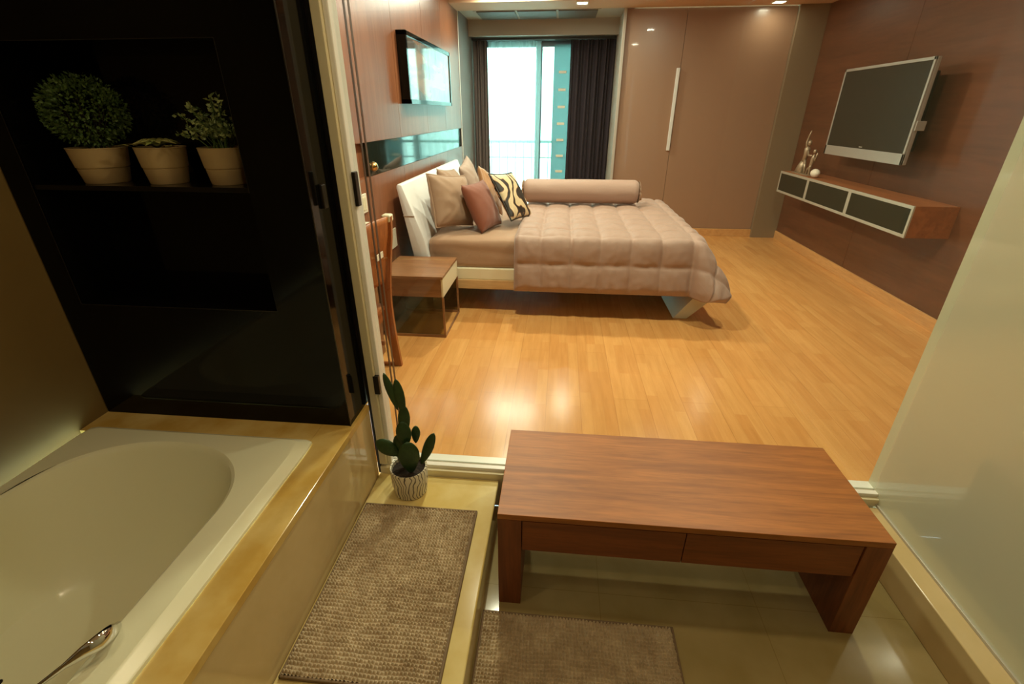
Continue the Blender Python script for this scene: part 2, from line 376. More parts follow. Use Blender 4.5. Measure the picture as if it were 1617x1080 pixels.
# TV wall
mb = MB(); zs = [0, 1.35, 2.72]
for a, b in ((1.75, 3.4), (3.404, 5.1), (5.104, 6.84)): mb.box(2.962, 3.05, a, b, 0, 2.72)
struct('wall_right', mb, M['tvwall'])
struct('wall_right', MB().box(.69, .80, 6.862, 8.05, 0, 2.7), M['recess'])
struct('wall_back', MB().box(.78, 3.05, 6.90, 6.98, 0, 2.72), M['closet'])
struct('reflection_strip', MB().box(2.64, 2.96, 6.80, 6.90, 0.0, 2.66), M['reflstrip'])  # solid strip whose colour stands for a reflection in the door glass
struct('trim_2', MB().box(.665, .70, 6.82, 6.862, 0, 2.66, .003), M['recess'])
# window wall
WY = 8.0
mb = MB(); mb.box(-1.5, -1.22, WY, WY + .1, 0, 2.7); mb.box(.6, .9, WY, WY + .1, 0, 2.7); mb.box(-1.22, .6, WY, WY + .1, 2.47, 2.7); mb.box(-1.22, .6, WY, WY + .1, 0, .06)
struct('wall_window', mb, M['recess'])
struct('trim_3', MB().box(W, .69, 7.58, 7.64, 2.49, 2.68), M['recess'])
# baseboards
struct('baseboard_right', MB().box(2.944, 2.962, 1.87, 6.80, 0, .1, .003), M['maple'])
struct('baseboard_back', MB().box(.70, 2.64, 6.835, 6.855, 0, .1, .003), M['maple'])
struct('baseboard_left', MB().box(W, W + .016, 2.95, 7.9, 0, .1, .003), M['maple'])
# walls between bathroom and bedroom, bathroom walls
struct('wall_partition', MB().box(-2.0, -.82, 1.86, 1.95, 0, 2.72), M['headwall'])
mb = MB(); mb.box(-2.0, 1.5, 1.70, 1.86, 2.28, 2.72)
struct('wall_partition', mb, M['white'])
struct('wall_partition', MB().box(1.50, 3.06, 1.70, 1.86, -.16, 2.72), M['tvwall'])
struct('wall_bathroom_left', MB().box(-2.0, -1.9, -1.3, 1.86, ZB, 2.4), M['bathwall'])
struct('wall_bathroom_rear', MB().box(-2.0, 1.6, -1.4, -1.3, ZB, 2.4), M['bathwall'])
# threshold track between the rooms
mb = MB(); mb.box(-.80, 1.50, 1.700, 1.80, -.16, .034, .003)
struct('trim_4', mb, M['cream'])
mb = MB(); mb.box(-.80, 1.46, 1.716, 1.742, .034, .052, .003); mb.box(-.80, 1.46, 1.752, 1.80, .034, .052, .003)
struct('trim_5', mb, M['whiteframe'])

# sliding glass door, its post, seals, latch
d = thing('door_1', None, None, (-.78, 1.735, 0)); d['kind'] = 'structure'
mb = MB(); mb.box(-.795, -.762, 1.70, 1.80, .05, 2.28, .002); mb.box(-.795, 1.46, 1.70, 1.80, 2.2, 2.28, .002)
mb.build('door_frame', M['cream'], d)
MB().box(-.762, -.742, 1.715, 1.785, .05, 2.2, .004).build('door_stile', M['whiteframe'], d)
MB().box(-.806, -.795, 1.70, 1.725, .0, 2.28).build('rubber_seal', M['seal'], d)
MB().box(-.744, 1.435, 1.744, 1.750, .054, 2.2).build('glass_pane', M['clear'], d)
MB().box(-.700, -.6988, 1.728, 1.744, .054, 2.2).build('edge_seal', M['thin'], d)
MB().box(-.684, -.6828, 1.728, 1.744, .054, 2.2).build('edge_seal', M['thin'], d)
MB().box(-.768, -.744, 1.698, 1.716, .44, .53, .002).build('latch', M['seal'], d)
MB().box(-.742, -.728, 1.71, 1.74, 1.24, 1.36, .003).build('door_handle', M['dark'], d)

# frosted glass wall and its kerb
k = MB(); k.box(1.355, 1.475, -1.3, 1.69, ZB, 0.0, .004)
struct('trim_6', k, M['apron'])
fg = thing('glass_partition', 'pale green frosted glass partition standing on the tiled kerb at right', 'glass partition', (1.44, .3, 0.0))
MB().box(1.438, 1.450, -1.3, 1.795, .008, 2.33, .001).build('frosted_panel', M['frost'], fg)
MB().box(1.430, 1.438, -1.3, 1.795, .0, .012, .001).build('bottom_channel', M['alu'], fg)

# ============================================================ BATHTUB AREA
LZ = .39
sr = thing('bathtub_surround', 'yellow marble ledge with smooth beige apron boxing in the bathtub', 'bathtub surround', (-1.35, .5, ZB))
mb = MB(); mb.box(-.935, -.800, -1.298, 1.69, LZ - .03, LZ, .002); mb.box(-1.898, -.935, 1.395, 1.78, LZ - .03, LZ, .0); mb.box(-.935, -.83, 1.69, 1.78, LZ - .03, LZ); mb.box(-1.898, -.935, -1.298, -.5, LZ - .03, LZ)
mb.build('ledge', M['ledge'], sr)
MB().box(-.845, -.803, -1.298, 1.69, ZB, LZ - .03).build('apron', M['apron'], sr)

def rring(k, n, cx, cy, hx, hy, e, z):
    """superellipse ring with exponent e"""
    out = []
    for i in range(n):
        t = 2 * PI * i / n; c, s = math.cos(t), math.sin(t)
        # sharpen corners for near rectangular rings
        r = (abs(c) ** e + abs(s) ** e) ** (-1 / e)
        out.append(Vector((cx + hx * r * c, cy + hy * r * s, z)))
    return out
def dring(n, cx, a, y0, y1, el, z, e=2.2):
    out = []
    for i in range(n):
        t = 2 * PI * i / n; c, s = math.cos(t), math.sin(t)
        r = (abs(c) ** e + abs(s) ** e) ** (-1 / e)
        yc = (y1 - el) if s >= 0 else (y0 + el)
        out.append(Vector((cx + a * r * c, yc + el * r * s, z)))
    return out
tub = thing('bathtub', 'white acrylic bathtub with oval basin set in the yellow ledge', 'bathtub', (-1.38, .5, .0))
N = 192; T = LZ + .03
cx, cy = -1.385, .52
rings = [rring(0, N, cx, cy, .472, .895, 60, LZ + .001), rring(0, N, cx, cy, .471, .894, 60, LZ + .010), rring(0, N, cx, cy, .466, .889, 55, LZ + .014),
         rring(0, N, cx, cy, .444, .867, 45, T - .003), rring(0, N, cx, cy, .438, .861, 40, T + .002), rring(0, N, cx, cy, .430, .853, 40, T + .003),
         dring(N, -1.405, .376, -.27, 1.325, .33, T + .003), dring(N, -1.405, .366, -.26, 1.315, .325, T - .004), dring(N, -1.405, .360, -.25, 1.305, .32, T - .02),
         dring(N, -1.405, .345, -.2, 1.23, .32, T - .15), dring(N, -1.405, .325, -.15, 1.12, .32, T - .30), dring(N, -1.405, .30, -.1, 1.06, .31, T - .36), dring(N, -1.405, .25, -.05, 1.0, .27, T - .385), dring(N, -1.405, .1, .2, .8, .1, T - .39)]
b = bmesh.new(); RV = [[b.verts.new(p) for p in r] for r in rings]
for a, c in zip(RV, RV[1:]):
    for i in range(N): b.faces.new((a[i], a[(i + 1) % N], c[(i + 1) % N], c[i]))
b.faces.new(RV[-1]); bmesh.ops.recalc_face_normals(b, faces=b.faces)
mb = MB(); mb._merge(b); mb.build('basin', M['tub'], tub, smooth=28)
# chrome grab handle
mb = MB()
pts = [(-1.022, .640, .428), (-.996, .604, .462), (-.995, .575, .472), (-1.012, .553, .468), (-1.034, .524, .462), (-1.060, .49, .452), (-1.10, .44, .43), (-1.15, .37, .38), (-1.18, .30, .32)]
mb.tube(pts, [(.005, .010), (.008, .018), (.010, .020), (.008, .016), (.004, .007), (.004, .005), (.004, .005), (.004, .005), (.004, .005)], 12)
mb.build('grab_handle', M['chrome'], tub, smooth='all')
MB().tube([(-1.200, .47, .40), (-1.150, .488, .452), (-1.145, .42, .44), (-1.16, .33, .37)], .004, 8).build('handle_cord', M['seal'], tub, smooth='all')

# step with rug and cactus
st = MB().box(-.80, -.228, .3, 1.699, ZB, 0, .006, 3).build('step', M['ivory'])
tag(st, 'ivory marble step between the bathtub apron and the lower tiled floor', 'step')

def rug(name, x0, x1, y0, y1, z, label, pitch=.0125, th=.020, seed=0, res=7):
    r = thing(name, label, 'bath mat', ((x0 + x1) / 2, (y0 + y1) / 2, z), 'taupe chenille bath mats')
    nx = int((x1 - x0) / pitch) * res; ny = int((y1 - y0) / (pitch * 1.05)) * res
    def f(u, v):
        x = x0 + .008 + (x1 - x0 - .016) * u; y = y0 + .008 + (y1 - y0 - .016) * v
        wob = noise.noise(Vector((x * 9, y * 9, seed))) * .006
        wob2 = noise.noise(Vector((x * 9, y * 9, seed + 5))) * .008
        h = abs(math.sin(PI * (x + wob) / pitch)) ** .8 * abs(math.sin(PI * (y + wob2) / (pitch * 1.05))) ** .8
        h *= .75 + .5 * noise.noise(Vector((x * 45, y * 45, seed)))
        jx = noise.noise(Vector((x * 120, y * 120, 3))) * .002
        return Vector((x + jx, y, z + .006 + th * h))
    MB().grid(f, nx, ny).build('pile', M['rug'], r, smooth='all')
    mb = MB(); mb.box(x0, x1, y0, y1, z, z + .006, .002); mb.box(x0, x0 + .009, y0, y1, z, z + .014, .003); mb.box(x1 - .009, x1, y0, y1, z, z + .014, .003)
    mb.box(x0, x1, y0, y0 + .009, z, z + .014, .003); mb.box(x0, x1, y1 - .009, y1, z, z + .014, .003)
    mb.build('binding', M['rugb'], r)
    return r
rug('bath_mat', -.788, -.294, .775, 1.492, .0, 'taupe chenille bath mat lying on the raised step in front of the cactus')
rug('bath_mat', -.224, .480, .66, 1.160, ZB, 'taupe chenille bath mat on the lower tiled floor in front of the bench', seed=11)

# cactus
ct = thing('potted_cactus', 'green paddle cactus in a white pot with wavy dark lines', 'potted cactus', (-.618, 1.600, 0.0))
cx, cy = -.618, 1.60
MB().lathe([(0, 0), (.066, 0), (.072, .004), (.079, .06), (.082, .135), (.080, .139), (.074, .137), (.073, .12), (0, .12)], (cx, cy, 0), 48).build('pot', M['wavy'], ct, smooth=40)
MB().lathe([(0, .121), (.073, .121), (.072, .117), (0, .116)], (cx, cy, 0), 24).build('soil', M['soil'], ct)
def pad(base, tip, w, th, az):
    """flat oval pad from base to tip, width w; az turns its face about its axis"""
    base = Vector(base); tip = Vector(tip); d = tip - base; L = d.length; d.normalize()
    a = Vector((math.cos(az), math.sin(az), 0)); e = (a - d * a.dot(d)).normalized(); nn = d.cross(e)
    def f(u, v):
        t = v; s = math.sin(PI * min(1, t * 1.0)) ** .62 if 0 < t < 1 else 0
        s *= .62 + .38 * t * 1.15
        ang = 2 * PI * u
        return base + d * L * t + e * (w / 2 * s * math.cos(ang)) + nn * (th / 2 * s * math.sin(ang))
    mb = MB(); mb.grid(f, 20, 16, True)
    # spine clusters
    for q in range(26):
        t = .12 + .8 * ((q * 7) % 26) / 26; ang = q * 2.39996
        s = math.sin(PI * t) ** .62 * (.62 + .38 * t * 1.15)
        p = base + d * L * t + e * (w / 2 * s * math.cos(ang)) + nn * (th / 2 * s * math.sin(ang))
        mb.ellip(p, (.0014, .0014, .0014), u=5, v=4)
    mb.build('pad', M['cactus'], ct, smooth='all')
P3 = lambda x, y, z: (x, y, z)
pad((-.600, 1.58, .115), (-.598, 1.565, .30), .105, .030, .35)
pad((-.635, 1.61, .115), (-.645, 1.60, .31), .095, .028, -.2)
pad((-.612, 1.585, .25), (-.620, 1.59, .385), .075, .024, .2)
pad((-.622, 1.60, .29), (-.606, 1.60, .46), .06, .022, .1)
pad((-.610, 1.60, .40), (-.628, 1.60, .585), .052, .020, .0)
pad((-.634, 1.60, .43), (-.675, 1.60, .61), .040, .018, .1)
pad((-.645, 1.59, .20), (-.745, 1.59, .275), .085, .026, .1)
pad((-.560, 1.60, .15), (-.484, 1.59, .335), .056, .022, -.3)
pad((-.580, 1.62, .25), (-.572, 1.62, .345), .045, .018, .2)

# ============================================================ BENCH
bx0, bx1, by0, by1, BT = -.169, 1.129, 1.205, 1.692, .30
bn = thing('low_bench', 'low walnut bench with two drawers on the tiled floor before the glass', 'bench', ((bx0 + bx1) / 2, (by0 + by1) / 2, ZB))
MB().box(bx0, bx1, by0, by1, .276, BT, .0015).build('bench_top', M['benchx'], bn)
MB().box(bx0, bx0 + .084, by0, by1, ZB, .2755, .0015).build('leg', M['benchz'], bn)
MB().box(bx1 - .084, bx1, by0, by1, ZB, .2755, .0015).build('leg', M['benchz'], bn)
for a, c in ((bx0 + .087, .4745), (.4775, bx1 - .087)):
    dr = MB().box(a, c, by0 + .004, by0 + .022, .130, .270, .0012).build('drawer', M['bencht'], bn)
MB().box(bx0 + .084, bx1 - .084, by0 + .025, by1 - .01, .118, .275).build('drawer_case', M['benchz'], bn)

# ============================================================ BLACK CABINET WITH PLANTS
cx0, cx1, cy0, cy1, cz0, cz1 = -1.895, -.815, 1.53, 1.78, LZ, 2.33
nx0, nx1, nz0, nz1, ndp = -1.805, -1.02, .89, 1.745, 1.745
cb = thing('display_cabinet', 'tall glossy black cabinet with open niche standing on the bathtub ledge', 'cabinet', ((cx0 + cx1) / 2, 1.66, LZ))
mb = MB()
mb.box(cx0, nx0, cy0, cy1, cz0, cz1); mb.box(nx1, cx1, cy0, cy1, cz0, cz1); mb.box(nx0, nx1, cy0, cy1, cz0, nz0); mb.box(nx0, nx1, cy0, cy1, nz1, cz1); mb.box(nx0, nx1, ndp, cy1, nz0, nz1)
mb.build('carcass', M['black'], cb)
MB().box(nx0, nx1, cy0 + .004, ndp, 1.310, 1.326, .001).build('shelf', M['blackmatte'], cb)
mb = MB(); e = .0022
mb.box(nx0 - e, nx0, cy0 - .002, cy0 + .003, nz0, nz1); mb.box(nx0, nx1, cy0 - .002, cy0 + .003, nz0 - e, nz0); mb.box(nx0, nx1, cy0 - .002, cy0 + .003, nz1, nz1 + e * .6); mb.box(nx1, nx1 + e * .6, cy0 - .002, cy0 + .003, 1.31, nz1)
mb.build('niche_edging', M['edge'], cb)
MB().box(cx1 - .002, cx1 + .0016, cy0 - .0016, cy0 + .002, cz0, cz1).build('corner_edging', M['edge'], cb)
MB().box(cx1, cx1 + .012, 1.60, 1.63, 1.25, 1.33, .003).build('handle', M['dark'], cb)

def pot(name, label, x, r, h, plant):
    t = thing(name, label, 'potted plant', (x, 1.632, 1.326), 'pots on the black shelf')
    z = 1.3265
    MB().lathe([(0, 0), (r * .74, 0), (r * .76, .003), (r * .86, h * .42), (r * .845, h * .425), (r * .845, h * .45), (r * .885, h * .455), (r * .985, h * .97), (r, h * .975), (r, h), (r * .95, h), (r * .94, h - .012), (0, h - .012)], (x, 1.632, z), 40).build('pot', M['pot'], t, smooth=40)
    MB().lathe([(0, h - .010), (r * .94, h - .010), (0, h - .0101)], (x, 1.632, z), 24).build('soil', M['soil'], t)
    return t
def rdir():
    while True:
        v = Vector((random.uniform(-1, 1), random.uniform(-1, 1), random.uniform(-1, 1)))
        if .1 < v.length < 1: return v.normalized()
t = pot('potted_boxwood', 'round clipped dark green bush in a beige pot, leftmost on the shelf', -1.612, .088, .115, None)
mb = MB()
for i in range(2600):
    dd = rdir(); rr = .118 * random.uniform(.72, 1.03)
    p = Vector((-1.612, 1.632, 1.552)) + Vector((dd.x * rr * 1.12, dd.y * rr * .82, dd.z * rr * .93))
    if p.z < 1.445: continue
    p.y = min(p.y, 1.738); mb.leaf(p, (dd + rdir() * .8), random.uniform(.010, .016), random.uniform(.006, .010), rdir())
mb.build('foliage', M['leaf1'], t)
mb = MB()
for q in range(14):
    dd = rdir(); mb.tube([(-1.612 + dd.x * .02, 1.632 + dd.y * .02, 1.43), (-1.612 + dd.x * .04, 1.632 + dd.y * .03, 1.49), (-1.612 + dd.x * .08, 1.632 + dd.y * .06, 1.55 + dd.z * .05)], .002, 5)
mb.build('stem', M['soil'], t)
t = pot('potted_succulent', 'low spreading succulent in the middle beige pot on the shelf', -1.375, .078, .118, None)
mb = MB()
for i in range(26):
    a = i * 2.39996; L = .045 + .03 * (i / 26); c = Vector((-1.378, 1.625, 1.442)); dd = Vector((math.cos(a), math.sin(a) * .9, .55 - .018 * i)).normalized()
    pts = [c + dd * L * s + Vector((0, 0, .012 * math.sin(PI * s))) for s in (0, .35, .7, 1)]
    mb.tube(pts, [(.006, .003), (.012, .004), (.010, .004), (.001, .001)], 8)
for q in range(5):
    mb.leaf(Vector((-1.43 + .03 * q, 1.58, 1.447)), Vector((-1 + .5 * q, -.6, .25)), .05, .022)
mb.build('foliage', M['succ'], t, smooth='all')
t = pot('potted_herb', 'loose bushy plant with pale leaf tips in the right-hand beige pot', -1.148, .076, .118, None)
mb = MB(); ms = MB()
for q in range(34):
    a = random.uniform(0, 2 * PI); sp = random.uniform(.2, 1.0); hgt = random.uniform(.05, .16) * (1.25 - .5 * sp)
    base = Vector((-1.148 + random.uniform(-.03, .03), 1.632 + random.uniform(-.03, .03), 1.43))
    tip = base + Vector((math.cos(a) * .13 * sp - .015, math.sin(a) * .085 * sp, hgt))
    if tip.x > -1.035: tip.x = -1.035
    tip.y = min(tip.y, 1.73)
    mid = (base + tip) / 2 + Vector((0, 0, .02)); ms.tube([base, mid, tip], .0016, 5)
    for j in range(26):
        s = .35 + .65 * j / 25; p = base.lerp(mid, s * 2) if s < .5 else mid.lerp(tip, s * 2 - 1)
        dd = rdir(); dd.z = abs(dd.z) * .6
        mb.leaf(p + rdir() * .006, dd, random.uniform(.012, .02), random.uniform(.008, .013), rdir())
mb.build('foliage', M['leaf2'], t); ms.build('stem', M['leaf1'], t)

# ============================================================ BEDROOM
# window, blinds and the balcony outside
wd = thing('window_1', None, None, (-.4, WY, 0)); wd['kind'] = 'structure'
mb = MB()
mb.box(-1.22, .6, WY - .02, WY + .05, 2.40, 2.47); mb.box(-1.22, .6, WY - .02, WY + .05, .06, .13); mb.box(-1.22, -1.17, WY - .02, WY + .05, .1, 2.45); mb.box(.55, .6, WY - .02, WY + .05, .1, 2.45)
mb.build('window_frame', M['wframe'], wd)
MB().box(-.425, -.335, WY - .03, WY + .05, .1, 2.45, .004).build('window_stile', M['wframe'], wd)
MB().box(-1.17, .55, WY + .015, WY + .021, .12, 2.42).build('glass_pane', M['clear'], wd)
sh = thing('glass_shutter', 'teal glass shutter strip with small white clips in the window', 'shutter', (-.05, WY - .06, 0.06))
MB().box(-.165, .10, WY - .062, WY - .056, .08, 2.42).build('shutter_panel', M['teal'], sh)
for q in range(7):
    z = 2.06 - q * .227; MB().box(-.09, .02, WY - .075, WY - .0625, z, z + .035, .003).build('clip', M['plate'], sh)
rl = thing('balcony_railing', 'faint metal railing on the balcony outside the window', 'railing', (-.3, 8.75, 0.0))
MB().box(-1.4, 1.0, 8.74, 8.78, 1.08, 1.12).build('top_rail', M['rail'], rl)
MB().box(-1.4, 1.0, 8.75, 8.77, .84, .86).build('middle_rail', M['rail'], rl)
for q in range(16): MB().box(-1.36 + q * .14, -1.346 + q * .14, 8.752, 8.766, .0, 1.08).build('baluster', M['rail'], rl)
struct('floor', MB().box(-2, 1.4, 8.1, 9.0, -.2, -.001), M['tile_ext'])

def curtain(name, label, x0, x1, y, mt, amp=.03, n=9, z0=.03, z1=2.46, seed=0, thin=False):
    def f(u, v):
        x = x0 + (x1 - x0) * u
        ph = u * n * 2 * PI + .8 * math.sin(u * 5 + seed)
        return Vector((x + .012 * math.sin(ph * .5 + v * 2), y + amp * math.sin(ph) * (.75 + .25 * v) + .01 * math.sin(u * 17 + v * 3), z0 + (z1 - z0) * v))
    o = MB().grid(f, n * 12, 14).build(name, mt, smooth='all')
    if not thin:
        md = o.modifiers.new('s', 'SOLIDIFY'); md.thickness = .004
    tag(o, label, 'curtain'); return o
curtain('curtain', 'grey brown drape gathered at the left side of the window', -1.33, -1.10, 7.80, M['curtain2'], .03, 5)
curtain('curtain', 'wide dark plum drape covering the right of the window', .06, .68, 7.80, M['curtain'], .032, 10, seed=2)
curtain('sheer_curtain', 'translucent white sheer curtain over the bright window', -1.12, -.36, 7.88, M['sheer'], .02, 14, seed=1, thin=True)
tr = MB().box(-1.33, .68, 7.77, 7.92, 2.462, 2.488).build('curtain_track', M['dark']); tag(tr, 'dark curtain track under the pelmet over the window', 'curtain track')

# ceiling grille
cv = thing('ceiling_vent', 'grey three-panel air grille in the ceiling before the window', 'air vent', (-.38, 7.2, 2.66))
MB().box(-1.16, .40, 6.92, 7.50, 2.668, 2.6795).build('frame', M['recess'], cv)
for q in range(3):
    a = -1.13 + q * .505
    mb = MB()
    for s in range(14): mb.box(a + .01, a + .485, 6.94 + s * .039, 6.94 + s * .039 + .030, 2.656, 2.668)
    mb.build('grille_panel', M['grille'], cv)

# ceiling lamps
def area(name, loc, sx, sy, power, col, shape='RECTANGLE', parent=None):
    l = bpy.data.lights.new(name, 'AREA'); l.shape = shape; l.size = sx; l.size_y = sy; l.energy = power; l.color = col
    o = bpy.data.objects.new(name, l); COL.objects.link(o)
    if parent: o.parent = parent; o.location = Vector(loc) - wloc(parent)
    else: o.location = loc
    return o
def downlight(x, y, z, power, label, col=(1, .80, .56), s=.055, group=None, spread=None):
    t = thing('downlight', label, 'ceiling lamp', (x, y, z - .012), group)
    mb = MB(); mb.box(x - s - .014, x + s + .014, y - s - .014, y - s, z - .012, z); mb.box(x - s - .014, x + s + .014, y + s, y + s + .014, z - .012, z)
    mb.box(x - s - .014, x - s, y - s, y + s, z - .012, z); mb.box(x + s, x + s + .014, y - s, y + s, z - .012, z)
    mb.build('trim_ring', M['white'], t)
    MB().box(x - s, x + s, y - s, y + s, z - .006, z - .002).build('lens', M['lamp'], t)
    a = area('lamp_light', (x, y, z - .010), s * 1.9, s * 1.9, power, col, 'SQUARE', t)
    if spread: a.data.spread = math.radians(spread)
    return t
WARM = (1, .82, .50); BED = (1, .87, .70)
downlight(.16, 6.46, 2.66, 14, 'square downlight glowing in the tan soffit above the window opening', BED)
downlight(2.33, 6.62, 2.66, 3, 'square downlight in the tan soffit near the taupe closet doors', BED)
for x, y, pw, lb in ((-.4, 3.0, 52, 'square downlight in the bedroom ceiling near the chair and nightstand'), (1.3, 3.0, 34, 'square downlight in the bedroom ceiling over the open floor beyond the bench'),
                     (-.4, 4.8, 52, 'square downlight in the bedroom ceiling over the pillows'), (1.3, 4.8, 29, 'square downlight in the bedroom ceiling over the foot of the bed')):
    downlight(x, y, 2.72, pw, lb, BED, group='downlights of the bedroom ceiling')
ll = thing('linear_ceiling_lamp', 'long white recessed lamp at the edge of the bedroom ceiling', 'ceiling lamp', (-.62, 6.2, 2.70))
MB().box(-1.02, -.22, 6.10, 6.32, 2.700, 2.72, .003).build('housing', M['white'], ll)
MB().box(-1.0, -.24, 6.12, 6.30, 2.696, 2.700).build('lens', M['lampb'], ll)
area('lamp_light', (-.62, 6.21, 2.69), .74, .18, 32, (1, .92, .82), parent=ll)
downlight(.10, 1.35, 2.34, 7, 'square downlight in the bathroom ceiling above the bench', WARM)
downlight(-1.15, .45, 2.34, 2.4, 'square downlight in the bathroom ceiling above the bathtub', WARM)
downlight(.35, -.1, 2.34, 4.5, 'square downlight in the bathroom ceiling behind the viewer', WARM)

# closet doors and handle
for i, (a, c) in enumerate(((.70, 1.405), (1.409, 2.638))):
    o = struct('door_2' if i == 0 else 'door_3', MB().box(a, c, 6.858, 6.90, .10, 2.655, .0015), M['closet'])
hd = MB().box(1.36, 1.40, 6.828, 6.858, 1.10, 2.04, .006).build('door_handle', M['brushed'], bpy.data.objects['door_2'])

# wall fittings on the headboard wall
mp = thing('mirror_strip', 'long black glass strip set in the wall above the white headboard', 'mirror', (W, 5.0, 1.14))
MB().box(W - .045, W - .002, 3.42, 6.80, 1.143, 1.362).build('glass', M['darkglass'], mp)
kn = thing('round_switch', 'small round brass switch at the left end of the black glass strip', 'switch', (W, 3.52, 1.2))
MB().lathe([(0, .03), (.018, .028), (.03, .016), (.034, 0), (0, 0)], n=24, M=Matrix.Translation((W - .001, 3.50, 1.20)) @ Matrix.Rotation(PI / 2, 4, 'Y')).build('knob', M['brass'], kn, smooth=40)
sk = thing('wall_socket', 'white rectangular power socket on the brown wall above the desk', 'socket', (W, 3.12, .93))
MB().box(W, W + .012, 2.99, 3.27, .925, 1.05, .003).build('faceplate', M['plate'], sk)
mb = MB()
for dy in (.045, .075, .06): mb.box(W + .012, W + .014, 3.02 + dy, 3.028 + dy, .98 + (0.02 if dy == .06 else 0), 1.0 + (.015 if dy == .06 else 0))
mb.build('socket_hole', M['dark'], sk)
mb = MB()
for q in range(3): mb.box(W + .012, W + .016, 3.165 + q * .03, 3.188 + q * .03, .945, 1.03, .001)
mb.build('switch_rocker', M['offwhite'], sk)
pp = thing('wall_switch', 'white switch plate low on the brown wall behind the nightstand', 'switch', (W, 3.70, .56))
MB().box(W, W + .010, 3.60, 3.80, .55, .70, .003).build('faceplate', M['plate'], pp)

# framed picture
pf = thing('framed_picture', 'deep black framed picture under reflective glass on the left wall', 'picture', (W, 5.1, 1.62))
X1 = -1.262; y0, y1, z0, z1 = 4.30, 5.92, 1.615, 2.135
mb = MB(); fw = .035
mb.box(W, X1, y0, y0 + fw, z0, z1, .002); mb.box(W, X1, y1 - fw, y1, z0, z1, .002); mb.box(W, X1, y0, y1, z0, z0 + fw, .002); mb.box(W, X1, y0, y1, z1 - fw, z1, .002)
mb.build('frame', M['black'], pf)
MB().box(W + .01, X1 - .008, y0 + fw, y1 - fw, z0 + fw, z1 - fw).build('picture', M['pic'], pf)

# ---- television
tv = thing('television', 'flat television with silver frame mounted on the brown right wall', 'television', (2.85, 5.0, 1.15))
tx0, tx1, ty0, ty1, tz0, tz1 = 2.72, 2.80, 4.34, 5.60, 1.165, 1.925
tx1 = tx0 + .042
mb = MB(); mb.box(tx0 + .012, tx1, ty0, ty1, tz0, tz1, .006)
mb.build('housing', M['silver'], tv)
mb = MB(); f = .022
mb.box(tx0, tx0 + .012, ty0, ty0 + f, tz0, tz1, .002); mb.box(tx0, tx0 + .012, ty1 - f, ty1, tz0, tz1, .002); mb.box(tx0, tx0 + .012, ty0, ty1, tz1 - f, tz1, .002); mb.box(tx0, tx0 + .012, ty0, ty1, tz0, tz0 + .085, .002)
mb.build('bezel', M['silver'], tv)
MB().box(tx0 + .004, tx0 + .0125, ty0 + f, ty1 - f, tz0 + .085, tz1 - f).build('screen', M['screen'], tv)
MB().box(tx0 + .002, tx0 + .004, 4.95, 5.0, tz0 + .096, tz0 + .104).build('maker_mark', M['silver'], tv)
mb = MB(); mb.box(tx1, 2.961, 4.62, 4.70, 1.25, 1.85, .004); mb.box(tx1, 2.961, 5.2, 5.28, 1.25, 1.85, .004); mb.box(tx1, tx1 + .03, 4.42, 5.5, 1.70, 1.76, .004); mb.box(tx1, tx1 + .03, 4.42, 5.5, 1.34, 1.40, .004)
mb.box(tx1, tx1 + .06, 4.52, 5.42, 1.28, 1.82, .02)
mb.build('wall_bracket', M['dark'], tv)
MB().box(tx1 - .03, tx1 + .04, ty0 - .012, ty0 + .02, 1.42, 1.49, .004).build('side_knob', M['silver'], tv)

# ---- wall hung cabinet
mc = thing('wall_cabinet', 'long wall-hung wooden cabinet with three dark glass doors below the television', 'cabinet', (2.8, 5.1, .67))
gx = 2.64; gy0, gy1, gz0, gz1 = 3.90, 6.32, .68, .918
mb = MB(); mb.box(gx + .012, 2.962, gy0, gy1, gz0, gz1, .002); mb.build('body', M['cabwood'], mc)
for (a, c) in ((3.90, 4.775), (4.775, 5.60), (5.60, 6.32)):
    mb = MB(); q = .024
    mb.box(gx, gx + .012, a, a + q, gz0, gz1, .001); mb.box(gx, gx + .012, c - q, c, gz0, gz1, .001); mb.box(gx, gx + .012, a + q, c - q, gz0, gz0 + q, .001); mb.box(gx, gx + .012, a + q, c - q, gz1 - q, gz1, .001)
    dd = mb.build('door', M['alu'], mc)
    MB().box(gx + .003, gx + .0118, a + q, c - q, gz0 + q, gz1 - q).build('glass_panel', M['darkglass'], dd)

# ---- figurine and egg
fgz = gz1
fg = thing('figurine', 'small pewter sculpture of a figure with raised arm on the cabinet', 'figurine', (2.76, 6.02, fgz))
mb = MB()
mb.tube([(2.76, 6.12, fgz), (2.755, 6.10, fgz + .07), (2.76, 6.07, fgz + .14)], [(.075, .05), (.05, .035), (.028, .022)], 14)      # skirt
mb.tube([(2.76, 6.07, fgz + .13), (2.76, 6.06, fgz + .2), (2.76, 6.05, fgz + .265), (2.76, 6.045, fgz + .285)], [.026, .024, .034, .012], 12)
mb.ellip((2.76, 6.03, fgz + .325), (.022, .022, .028))
mb.tube([(2.76, 6.075, fgz + .265), (2.755, 6.10, fgz + .33), (2.76, 6.085, fgz + .40), (2.765, 6.07, fgz + .45)], [.014, .012, .010, .006], 8)
mb.tube([(2.76, 6.03, fgz + .25), (2.74, 5.95, fgz + .20), (2.735, 5.86, fgz + .205)], [.013, .010, .008], 8)
mb.tube([(2.76, 6.05, fgz + .14), (2.75, 6.0, fgz + .08), (2.76, 6.0, fgz)], [.018, .014, .01], 8)
mb.build('dancer', M['statue'], fg, smooth='all')
mb = MB()
mb.tube([(2.75, 5.86, fgz + .005), (2.75, 5.87, fgz + .09), (2.75, 5.85, fgz + .18), (2.75, 5.84, fgz + .22)], [.012, .016, .022, .010], 10)
mb.ellip((2.75, 5.845, fgz + .25), (.018, .018, .022))
